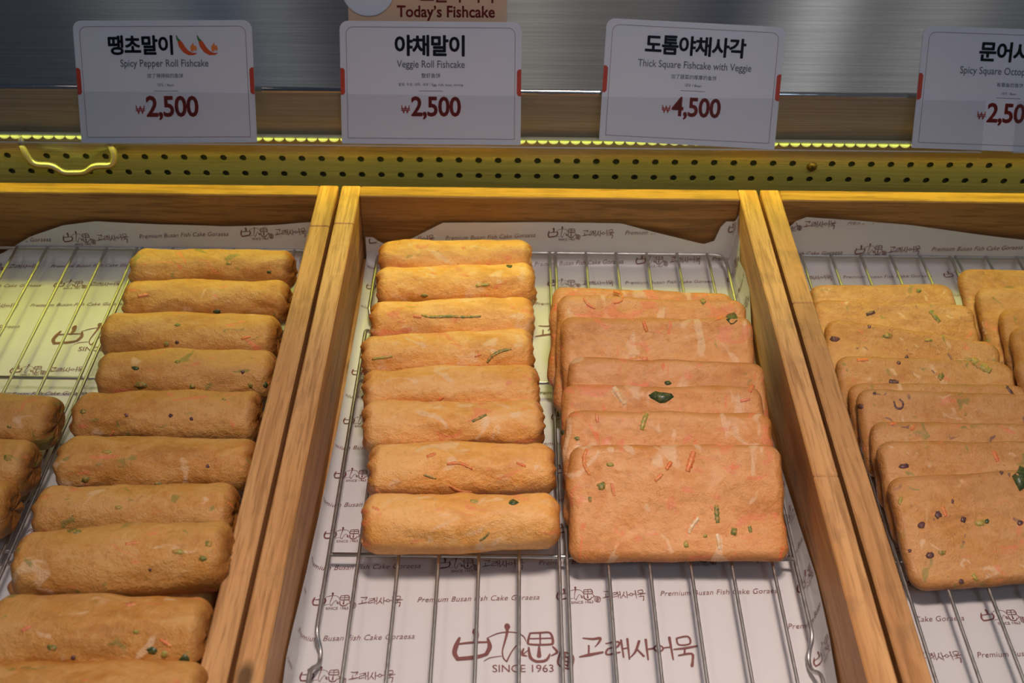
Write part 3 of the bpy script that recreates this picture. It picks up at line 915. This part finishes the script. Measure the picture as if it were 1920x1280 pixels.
# ------------------------------------------------------------------ fishcakes
CAKES = []       # (object, BVH in world space)
def finish(name, V, F, crust, mat, mw, label, group):
    me = bpy.data.meshes.new(name)
    me.from_pydata([tuple(v) for v in V], [], F); me.update(); me.shade_smooth()
    a = me.attributes.new('crust', 'FLOAT', 'POINT'); a.data.foreach_set('value', [float(c) for c in crust])
    me.materials.append(mat)
    o = bpy.data.objects.new(name, me); COL.objects.link(o)
    o.matrix_world = mw
    tag(o, label, 'fishcake', group)
    CAKES.append((o, BVHTree.FromPolygons([mw @ Vector(v) for v in V], F)))
    return o
def fish_noise(x, y, z, s):
    return (noise.noise(Vector((x * 38, y * 60, z * 60 + s))) * .0011 + noise.noise(Vector((x * 70 + s, y * 120, z * 120))) * .0006
            + noise.noise(Vector((x * 260, y * 260 + s, z * 260))) * .00022)
def roll_mesh(Ln, w, h, seed, bend):
    rnd = random.Random(seed)
    prof = []            # (x fraction along, radius factor)
    rf = .0125
    R0 = 1.0
    hl = Ln / 2
    cap = [(0, 0.0), (.35, -.0003), (.65, -.0006)]
    e_l, e_r = rnd.uniform(.8, 1.0), rnd.uniform(.8, 1.0)
    left = [(-hl + .0012, .04), (-hl + .0006, .30), (-hl + .0005, .50)] + [(-hl + rf * .75 - rf * .75 * math.cos(t), .50 + .50 * math.sin(t)) for t in np.linspace(.12, PI / 2, 9)]
    body = [(x, 1.0) for x in np.linspace(-hl + rf * .75, hl - rf * .75, 74)[1:-1]]
    right = [(-x, r) for x, r in left[::-1]]
    prof = left + body + right
    n = 56; V = []; cr = []
    ex = .97
    p1, p2 = rnd.uniform(0, 9), rnd.uniform(0, 9)
    for x, r in prof:
        u = x / hl
        taper = 1 + .06 * math.sin(2.2 * u + p1) + .03 * math.sin(6 * u + p2)
        yb = bend * (u * u - .3)
        for k in range(n):
            a = 2 * PI * k / n
            c_, s_ = math.cos(a), math.sin(a)
            cy = math.copysign(abs(c_) ** ex, c_); cz = math.copysign(abs(s_) ** ex, s_)
            y = cy * w / 2 * r * taper; z = cz * h / 2 * r * (1 + .04 * math.sin(3 * u + p2))
            d = fish_noise(x, y, z, seed * 7.3)
            # pinched, uneven ends
            endf = max(0, (abs(u) - .86) / .14)
            d += endf * (noise.noise(Vector((c_ * 1.1, s_ * 1.1, seed * 3.1 + (5 if u > 0 else 0)))) * .0026)
            xx = x + endf * noise.noise(Vector((c_ * 2.2 + seed, s_ * 2.2, 4 if u > 0 else 1))) * .0024
            # long shallow folds
            d += .00035 * math.sin(5 * a + 3 * noise.noise(Vector((u * 1.5, seed, a * .3))) * 3) * (1 - endf)
            V.append((xx, y + c_ * d * (r > .1) + yb, z + s_ * d * (r > .1)))
            cr.append(min(1, endf * 1.1 + max(0, -s_) * .3 + .12 * max(0, noise.noise(Vector((x * 50, y * 60, seed)))) * 3))
    m = len(prof); F = []
    for i in range(m - 1):
        for k in range(n):
            F.append((i * n + k, i * n + (k + 1) % n, (i + 1) * n + (k + 1) % n, (i + 1) * n + k))
    F.append(tuple(range(n))[::-1]); F.append(tuple((m - 1) * n + k for k in range(n)))
    return V, F, cr
def roll(pl, pr, hh, zc, mat, seed, label, group, w=.0380, h=.0315, bend=0.0, extra=0, tiltz=(0, 0)):
    """pl, pr: picture points of the two ends on the roll's axis, zc its axis height"""
    a = at(*pl, zc + tiltz[0]); b = at(*pr, zc + tiltz[1])
    Ln = (b - a).length + extra
    X = (b - a).normalized(); Z = Vector((0, 0, 1)); Y = Z.cross(X).normalized(); Z = X.cross(Y)
    m = Matrix((X, Y, Z)).transposed().to_4x4(); m.translation = (a + b) / 2
    V, F, cr = roll_mesh(Ln, w, h, seed, bend)
    return finish('fishcake_roll', V, F, cr, mat, m, label, group)

ZC = TOP + .0157
GM = 'veggie rolls in the middle tray'
ROLLS_M = [  # left end px, right end px, label
    ((712, 492), (997, 488), 'veggie roll fishcake rearmost in the middle tray, lying against the back wire'),
    ((708, 543), (1002, 536), 'second veggie roll from the back in the middle tray, pale green shred at its right'),
    ((697, 609), (1000, 600), 'veggie roll fishcake with a long green leek streak across its middle, third from the back'),
    ((680, 674), (1000, 661), 'veggie roll fishcake with a hooked green leek strip near its right end'),
    ((682, 738), (1010, 731), 'plain pinkish veggie roll fishcake with one red shred below its middle, fourth from the front'),
    ((683, 803), (1019, 796), 'veggie roll fishcake with a slanting green shred right of its middle, third from the front'),
    ((693, 884), (1040, 880), 'veggie roll fishcake with bright red crab streaks, just behind the foremost roll'),
    ((681, 983), (1048, 977), 'smooth golden veggie roll fishcake foremost in the middle tray, green leaf bit on top'),
]
for i, (a, b, lab) in enumerate(ROLLS_M):
    roll(a, b, 0, ZC, M['roll'], 11 + i, lab, GM, w=.0365 if i else .034, bend=(-.001, .001)[i % 2])
GL = 'pepper rolls in the left tray'
ROLLS_L = [
    ((250, 507), (553, 509), 'rearmost pepper roll of the left tray, yellow lit, dark speck near its right end'),
    ((237, 567), (545, 567), 'pepper roll second from the back in the left tray, dark green fleck below its middle'),
    ((197, 631), (524, 634), 'pepper roll third from the back in the left tray, purple and green dots at centre'),
    ((188, 705), (518, 703), 'pepper roll with two large green flecks at left and right, fourth from the back'),
    ((143, 783), (488, 784), 'pepper roll fishcake with three brown seed dots across its middle, beside the tray wall'),
    ((113, 871), (482, 872), 'pepper roll fishcake with a frayed orange tip pointing at the tray wall'),
    ((70, 964), (445, 962), 'pepper roll fishcake lying just behind the raised front pile of the left tray'),
]
for i, (a, b, lab) in enumerate(ROLLS_L):
    roll(a, b, 0, ZC, M['pepper_roll'], 31 + i, lab, GL, w=.0375 if i > 1 else .0335)
UP = ZC + .026
roll((36, 1063), (434, 1040), 0, UP + .004, M['pepper_roll'], 41, 'large tilted pepper roll topping the back of the front pile, three green chili bits', GL, w=.041, h=.034, tiltz=(-.005, .002))
roll((-18, 1190), (394, 1190), 0, UP, M['pepper_roll'], 42, 'pepper roll on top of the front pile, red shred and dark green fleck at right', GL, w=.043, h=.033)
roll((-50, 1312), (386, 1316), 0, UP - .002, M['pepper_roll'], 43, 'pepper roll fishcake cut off by the bottom edge, foremost of the pile', GL, w=.040, h=.031)
roll((36, 1092), (415, 1112), 0, ZC - .001, M['pepper_roll'], 44, 'shadowed pepper roll fishcake underneath, peeping out between two rolls of the pile', GL)
roll((-10, 1216), (400, 1222), 0, ZC - .001, M['pepper_roll'], 45, 'pepper roll fishcake buried under the front pile in the left tray', GL)
roll((-45, 1345), (370, 1352), 0, ZC - .001, M['pepper_roll'], 46, 'pepper roll fishcake at the bottom of the pile, below the picture edge', GL)
for i, (a, b, lab) in enumerate([((-200, 788), (110, 793), 'rearmost of the pepper rolls poking in at the left edge'),
                                 ((-235, 872), (66, 879), 'pepper roll poking in at the left edge with a green fleck near its tip'),
                                 ((-290, 958), (28, 956), 'small visible tip of the foremost pepper roll at the left edge')]):
    roll(a, b, 0, ZC, M['pepper_roll'], 51 + i, lab, 'pepper rolls at the left edge', w=.039)

def slab_mesh(w, d, t, R, seed, wob=.0011):
    """rounded slab, x width, y depth (0 at its upper edge, -d at its lower edge), z thickness"""
    bnd = []
    hw, hd = w / 2, d / 2
    for (cx, cy, a0) in ((hw - R, hd - R, 0), (-hw + R, hd - R, PI / 2), (-hw + R, -hd + R, PI), (hw - R, -hd + R, 1.5 * PI)):
        for k in range(12):
            a = a0 + PI / 2 * k / 11; bnd.append((cx + R * math.cos(a), cy + R * math.sin(a)))
    # resample evenly
    B = np.array(bnd + [bnd[0]]); seg = np.linalg.norm(np.diff(B, axis=0), axis=1); cum = np.concatenate([[0], np.cumsum(seg)])
    n = 190; s_ = np.linspace(0, cum[-1], n, endpoint=False)
    B = np.stack([np.interp(s_, cum, B[:, 0]), np.interp(s_, cum, B[:, 1])], 1)
    c = t / 2
    mind = min(hw, hd)
    ins = [c * (1 - math.sin(a)) for a in np.linspace(PI / 2, 0, 1)]
    top = [(c * (1 - math.cos(a)), c * math.sin(a)) for a in np.linspace(0, PI / 2, 8)]       # inset, height
    top += [(i, c) for i in np.linspace(c, mind * .98, 30)[1:]]
    V = []; cr = []
    def ring(inset, z, low):
        f = 1 - inset / mind
        for i in range(n):
            x, y = B[i]
            # inset keeps the outline's shape near the rim and shrinks to a line in the middle
            sx = (hw - inset * (1 if mind == hw else 1)) / hw; sy = (hd - inset) / hd
            px, py = x * sx, y * sy
            a = math.atan2(y / hd, x / hw)
            edge = max(0, 1 - inset / .004)
            ow = (noise.noise(Vector((math.cos(a) * 2.1, math.sin(a) * 2.1, seed * 2.7))) * wob * 1.3 + noise.noise(Vector((px * 110, py * 110, seed))) * .0006)
            l = math.hypot(x, y); px += x / l * ow * max(0, 1 - inset / .03); py += y / l * ow * max(0, 1 - inset / .03)
            zz = z
            n_ = fish_noise(px * .8, py * .8, .02 if low else 0, seed * 5.1) * 1.1 + noise.noise(Vector((px * 22, py * 22, seed * 1.3))) * .0009
            # gentle sag shared by both faces
            sag = noise.noise(Vector((px * 11, py * 11, seed * .7 + 40))) * .0014
            V.append((px, py - hd, zz + n_ * (1 if inset > c * .5 else .4) + sag))
            q = max(0, 1 - inset / .0075)
            cr.append(min(1, q * .85 + (.25 if low else 0)))
    for ins_, z in top[::-1]: ring(ins_, z, False)
    for ins_, z in top[1:]: ring(ins_, -z, True)
    m = 2 * len(top) - 1; F = []
    for i in range(m - 1):
        for k in range(n):
            F.append((i * n + k, (i + 1) * n + k, (i + 1) * n + (k + 1) % n, i * n + (k + 1) % n))
    F.append(tuple(range(n))); F.append(tuple((m - 1) * n + k for k in range(n))[::-1])
    return V, F, cr
def slab(tl, tr, P0, N, t, d, R, mat, seed, label, group, width=None, wob=.0011):
    """tl, tr: picture points of the upper edge's two corners; P0, N: the plane of the upper face"""
    a = on_plane(*tl, P0, N); b = on_plane(*tr, P0, N)
    X = (b - a).normalized(); w = width or (b - a).length
    c0 = a + X * width / 2 if width else (a + b) / 2
    Y = N.cross(X)
    if d is None:      # reaches down to the wires
        d = (c0.z - t - TOP + .004) / Y.z
    m = Matrix((X, Y, N)).transposed().to_4x4(); m.translation = c0 - N * t / 2
    V, F, cr = slab_mesh(w, d, t, R, seed, wob)
    return finish('square_fishcake', V, F, cr, mat, m, label, group)
def stack(rows, foot, tilt, t, gap, R, mat, seed, group, wob, front_d=None):
    """slabs leaning one on the next, rearmost first; foot: picture point of the front slab's lower edge"""
    al = math.radians(tilt); Nn = Vector((0, -math.sin(al), math.cos(al)))
    f0 = at(*foot, TOP + .005) if not isinstance(foot, Vector) else foot
    n = len(rows)
    for i, (a, b, wd, lab) in enumerate(rows):
        P0 = f0 + Vector((0, (t + gap) / math.sin(al) * (n - 1 - i), 0))
        slab(a, b, P0, Nn, t, None if i < n - 1 or front_d is None else front_d, R, mat, seed + i, lab, group, wd, wob)
GS = 'thick square fishcakes leaning in the middle tray'
SQ = [ # top-left px, top-right px, z of top edge, tilt, label
    ((1034, 531), (1376, 545), .131, 'rearmost thick square fishcake in the middle tray, only its yellow lit top edge showing'),
    ((1046, 549), (1382, 560), .131, 'thick square fishcake with a curled red ring near its left top, second from the back'),
    ((1052, 592), (1413, 590), .131, 'thick square fishcake with a dark green leaf at its right top corner'),
    ((1068, 664), (1441, 676), .131, 'pinkish thick square fishcake just behind the one with the large black-green leaf'),
    ((1056, 716), (1446, 720), .131, 'thick square fishcake with a large black-green leaf sticking up at its middle'),
    ((1058, 764), (1454, 770), .131, 'thick square fishcake with a pale rim, directly behind the foremost square'),
    ((1064, 829), (1479, 829), .131, 'foremost thick square fishcake, whole face showing with red and green shreds'),
]
stack(SQ, (1270, 1070), 29, .0122, .0003, .0085, M['square'], 61, GS, .0019)
GO = 'octopus square fishcakes leaning in the right tray'
OQ = [
    ((1518, 530), (1786, 527), .108, 'rearmost octopus square beside the wall of the right tray, yellow lit top'),
    ((1524, 556), (1838, 568), .118, 'octopus square second from the back, green tinged, right corner reaching past the rack wire'),
    ((1549, 591), (1882, 640), .1235, 'octopus square with a purple dot at its left top corner, third from the back'),
    ((1566, 662), (1908, 674), .1235, 'octopus square with a big green leek piece near its right end'),
    ((1590, 713), (1925, 718), .1235, 'octopus square showing as a thin strip behind the one with the purple ring'),
    ((1606, 725), (1950, 735), .1235, 'octopus square with a round purple tentacle ring near its top left'),
    ((1629, 785), (1975, 790), .1235, 'octopus square with red shreds along its top, third from the front'),
    ((1643, 824), (1995, 822), .1235, 'octopus square with a pale purple patch, directly behind the foremost octopus square'),
    ((1661, 892), (2030, 868), .1235, 'foremost octopus square, whole face showing with purple bits and a dark leaf at right'),
]
stack(OQ, (1800, 1096), 21, .0098, .0003, .010, M['octopus'], 81, GO, .0008)
GR = 'square fishcakes at the right edge'
RQ = [((1796, 499), (2090, 505), .131, 'rearmost square fishcake of the stack at the right edge, yellow lit face'),
      ((1828, 533), (2125, 540), .131, 'square fishcake second from the back in the stack at the right edge'),
      ((1872, 572), (2165, 580), .131, 'square fishcake third from the back in the stack at the right edge, brown left corner'),
      ((1893, 606), (2195, 612), .131, 'square fishcake fourth from the back in the stack at the right edge'),
      ((1902, 662), (2210, 668), .131, 'foremost visible square fishcake of the stack at the right edge, a sliver')]
fr = at(1950, 662, .054); fr.y -= (.054 - TOP - .005) / math.tan(math.radians(21)); fr.z = TOP + .005
stack(RQ, fr, 21, .0098, .0003, .011, M['octopus'], 101, GR, .0008)

# ------------------------------------------------------------------ bits of vegetable, crab and octopus set in the crust
bpy.context.view_layer.update()
def hit(px, py, only=None):
    d = ray(px, py).normalized(); best = None
    for k, (o, bvh) in enumerate(CAKES):
        if only is not None and k != only: continue
        loc, nor, idx, dist = bvh.ray_cast(CAM, d)
        if loc is not None and (best is None or dist < best[3]): best = (loc, nor, k, dist)
    return best
def piece(name, mat, pts2, cx, cy, lift=.00022):
    h0 = hit(cx, cy)
    if h0 is None: return
    k = h0[2]; o = CAKES[k][0]; inv = o.matrix_world.inverted()
    def pos(x, y):
        q = hit(x, y, k)
        if q and (q[0] - h0[0]).length < .03: return q[0], q[1]
        d = ray(x, y); den = d.dot(h0[1])
        return CAM + d * ((h0[0] - CAM).dot(h0[1]) / den), h0[1]
    loops, F = pts2
    up, dn = [], []
    for (x, y) in loops:
        p, n = pos(x, y)
        up.append(p + n * lift); dn.append(p - n * .0006)
    nv = len(up)
    V = [inv @ v for v in up + dn]
    FF = [tuple(f) for f in F]
    from collections import Counter
    ec = Counter()
    for f in F:
        for i in range(len(f)): ec[(f[i], f[(i + 1) % len(f)])] += 1
    for (i, j) in list(ec):
        if (j, i) not in ec: FF.append((i, i + nv, j + nv, j))
    mesh_obj(name, V, FF, mat, o, True)
def strip(name, mat, pts, w):
    P = [np.array(p, float) for p in pts]; Q = []
    n_p = len(P)
    for i in range(n_p - 1):
        p0 = P[max(i - 1, 0)]; p1 = P[i]; p2 = P[i + 1]; p3 = P[min(i + 2, n_p - 1)]
        for t in np.linspace(0, 1, 6, endpoint=False):
            Q.append(.5 * ((2 * p1) + (-p0 + p2) * t + (2 * p0 - 5 * p1 + 4 * p2 - p3) * t * t + (-p0 + 3 * p1 - 3 * p2 + p3) * t ** 3))
    Q.append(P[-1]); m = len(Q); L_ = []
    for i, q in enumerate(Q):
        d = Q[min(i + 1, m - 1)] - Q[max(i - 1, 0)]; d = d / (np.linalg.norm(d) + 1e-9); n_ = np.array([-d[1], d[0]])
        ww = w / 2 * (.45 + .55 * math.sin(PI * (i + .6) / (m + .2)) ** .5) * (1 + .2 * math.sin(i * 2.3))
        L_ += [q + n_ * ww, q - n_ * ww]
    F = [(2 * i, 2 * i + 1, 2 * i + 3, 2 * i + 2) for i in range(m - 1)]
    c = Q[m // 2]
    piece(name, mat, (L_, F), *c)
def blob(name, mat, c, rx, ry, seed=0):
    rnd = random.Random(seed + c[0]); n = 11
    L_ = [np.array(c)] + [np.array((c[0] + rx * rnd.uniform(.65, 1.15) * math.cos(2 * PI * k / n), c[1] + ry * rnd.uniform(.65, 1.15) * math.sin(2 * PI * k / n))) for k in range(n)]
    F = [(0, 1 + (k + 1) % n, 1 + k) for k in range(n)]
    piece(name, mat, (L_, F), *c)
LK, CS, OC, LF = 'leek_bit', 'crab_shred', 'octopus_bit', 'leaf_bit'
for nm, mt, pts, w in [
    (LK, 'pale_green', [(892, 536), (918, 533)], 6), (LK, 'green', [(790, 590), (808, 594), (845, 593), (872, 594), (902, 593)], 5), (CS, 'pink', [(775, 592), (790, 594)], 7),
    (LK, 'green', [(913, 680), (922, 668), (940, 658), (959, 654)], 6), (LK, 'pale_green', [(697, 673), (736, 668)], 5), (CS, 'pink', [(890, 668), (902, 664)], 5),
    (CS, 'carrot', [(812, 757), (832, 744)], 6), (LK, 'green', [(885, 790), (912, 777)], 5), (LK, 'green', [(794, 890), (818, 897)], 4),
    (CS, 'carrot', [(838, 870), (862, 868), (886, 879)], 6), (CS, 'carrot', [(800, 856), (817, 850)], 6), (CS, 'carrot', [(968, 867), (986, 874)], 5),
    (CS, 'pink', [(842, 910), (862, 921), (885, 923)], 6), (CS, 'pink', [(704, 918), (717, 930)], 6), (LK, 'pale_green', [(882, 939), (896, 940)], 6),
    (LK, 'green', [(899, 1013), (908, 1008), (917, 998)], 4), (CS, 'pink', [(698, 950), (711, 956)], 5),
    (CS, 'carrot', [(205, 823), (214, 808)], 4), (CS, 'carrot', [(300, 1198), (321, 1212)], 7), (CS, 'pink', [(236, 1134), (256, 1130)], 7), (CS, 'pink', [(40, 1182), (58, 1174)], 7), (CS, 'pink', [(258, 555), (278, 552)], 6),
    (CS, 'carrot', [(452, 635), (470, 631)], 4), (CS, 'pink', [(235, 1020), (262, 1016)], 6),
    (LK, 'pale_green', [(1112, 534), (1142, 537)], 5), (CS, 'carrot', [(1150, 545), (1166, 551), (1165, 564), (1150, 568)], 4), (CS, 'pink', [(1094, 558), (1102, 570), (1116, 578)], 5),
    (CS, 'carrot', [(1206, 602), (1213, 622)], 7), (CS, 'carrot', [(1338, 600), (1356, 594)], 6), (LK, 'pale_green', [(1213, 775), (1207, 790), (1203, 806)], 9),
    (CS, 'pink', [(1118, 775), (1121, 792)], 7), (CS, 'carrot', [(1100, 842), (1095, 858), (1097, 874), (1106, 890)], 7), (CS, 'carrot', [(1228, 902), (1242, 888)], 7),
    (CS, 'carrot', [(1301, 846), (1296, 862), (1289, 884)], 12), (CS, 'carrot', [(1249, 880), (1259, 865)], 8), (LK, 'green', [(1343, 946), (1344, 962), (1346, 980)], 9),
    (LK, 'green', [(1405, 986), (1408, 998)], 7), (CS, 'cream', [(1310, 970), (1298, 985), (1292, 1000)], 8), (CS, 'cream', [(1150, 725), (1160, 740), (1172, 758)], 11), (CS, 'cream', [(1345, 1000), (1350, 1030)], 9),
    (CS, 'pink', [(1146, 905), (1152, 930)], 6), (CS, 'carrot', [(1405, 735), (1412, 722)], 9), (CS, 'pink', [(1388, 752), (1406, 748)], 6), (CS, 'pink', [(1180, 676), (1215, 672)], 9),
    (OC, 'squid', [(1676, 752), (1680, 764), (1690, 765), (1693, 756), (1686, 748)], 4), (CS, 'carrot', [(1606, 675), (1628, 674)], 6), (CS, 'carrot', [(1862, 845), (1867, 855), (1871, 865)], 8),
    (LK, 'pale_green', [(1822, 672), (1836, 684), (1858, 696)], 14), (OC, 'squid', [(1667, 714), (1685, 717)], 8), (OC, 'squid', [(1887, 724), (1900, 740)], 5),
    (CS, 'carrot', [(1664, 796), (1680, 792)], 6), (CS, 'carrot', [(1708, 806), (1715, 798)], 6), (CS, 'carrot', [(1768, 950), (1774, 968)], 7), (OC, 'squid', [(1624, 590), (1640, 584)], 7),
    (LK, 'green', [(1744, 582), (1762, 604)], 8), (LK, 'pale_green', [(1824, 1076), (1832, 1088)], 8), (LK, 'pale_green', [(1690, 930), (1686, 945)], 7),
]:
    strip(nm, M[mt], pts, w)
for nm, mt, c, rx, ry in [
    (LK, 'dark_green', (955, 499), 6, 3), (LK, 'green', (796, 554), 7, 4), (LF, 'dark_green', (963, 942), 9, 6),
    (LK, 'green', (430, 494), 6, 3), (LK, 'dark_green', (505, 510), 5, 3), (LK, 'dark_green', (407, 584), 7, 5), (LK, 'green', (333, 609), 6, 3), (LK, 'green', (312, 646), 6, 5), (OC, 'squid', (332, 642), 4, 4),
    (LK, 'green', (263, 722), 13, 7), (LK, 'dark_green', (254, 690), 8, 4), (LK, 'green', (333, 678), 6, 3), (OC, 'squid', (455, 697), 4, 4), (LK, 'green', (470, 721), 6, 7), (LK, 'dark_green', (498, 722), 5, 6), (LK, 'green', (360, 725), 6, 5),
    (OC, 'squid', (237, 778), 4, 4), (OC, 'squid', (320, 779), 5, 4), (OC, 'squid', (359, 785), 4, 4), (LK, 'green', (420, 748), 5, 2), (LK, 'green', (155, 771), 7, 5),
    (LK, 'green', (160, 899), 9, 6), (LK, 'green', (297, 907), 9, 4), (LK, 'pale_green', (200, 847), 12, 4), (OC, 'squid', (389, 874), 4, 4), (LK, 'green', (140, 996), 14, 5), (LK, 'pale_green', (222, 951), 8, 4),
    (LK, 'green', (391, 1019), 8, 6), (LK, 'green', (380, 1047), 8, 5), (LK, 'pale_green', (335, 1034), 14, 6), (OC, 'squid', (281, 1068), 4, 3), (LK, 'dark_green', (286, 1219), 11, 8), (LK, 'green', (98, 1214), 11, 7), (LK, 'dark_green', (346, 1234), 10, 8), (OC, 'squid', (137, 1232), 5, 5), (LK, 'pale_green', (308, 1226), 8, 8), (LK, 'pale_green', (255, 1184), 8, 4),
    (LK, 'green', (18, 800), 5, 3), (LK, 'green', (14, 858), 9, 6),
    (LF, 'dark_green', (1372, 596), 11, 11), (LF, 'dark_green', (1241, 744), 24, 13), (LF, 'dark_green', (1252, 718), 7, 5), (LK, 'green', (1318, 565), 6, 6), (LK, 'green', (1128, 911), 10, 9), (LK, 'green', (1106, 935), 4, 6), (LK, 'green', (1376, 996), 7, 9), (LK, 'pale_green', (1322, 1004), 5, 4), (LK, 'pale_green', (1144, 871), 8, 5), (LK, 'pale_green', (1286, 1020), 6, 9), (LF, 'dark_green', (1055, 810), 4, 5), (LK, 'green', (1082, 822), 6, 4),
    (OC, 'squid', (1565, 635), 9, 6), (OC, 'squid', (1630, 612), 4, 4), (OC, 'squid', (1700, 671), 4, 6), (OC, 'squid', (1685, 680), 4, 4), (OC, 'squid', (1614, 762), 6, 6), (LK, 'green', (1664, 630), 10, 6), (LK, 'green', (1764, 706), 6, 8), (LK, 'green', (1741, 638), 8, 4), (OC, 'squid', (1640, 736), 3, 3),
    (OC, 'squid', (1759, 965), 7, 8), (OC, 'squid', (1728, 985), 7, 7), (OC, 'squid', (1806, 974), 7, 7), (OC, 'squid', (1744, 1040), 9, 7), (OC, 'squid', (1786, 940), 3, 5), (OC, 'squid', (1802, 1090), 6, 5), (OC, 'squid', (1706, 1032), 4, 4), (LK, 'dark_green', (1851, 977), 5, 5), (LF, 'dark_green', (1914, 897), 16, 22), (LK, 'green', (1766, 1036), 9, 5), (LK, 'pale_green', (1838, 980), 14, 8), (OC, 'squid', (1878, 886), 4, 4), (OC, 'squid', (1913, 980), 6, 6), (LK, 'green', (1810, 777), 4, 3), (OC, 'squid', (1695, 874), 12, 5),
    (LK, 'green', (1723, 545), 6, 4), (OC, 'squid', (1610, 532), 5, 3), (LK, 'pale_green', (1640, 534), 6, 3),
]:
    blob(nm, M[mt], c, rx, ry)
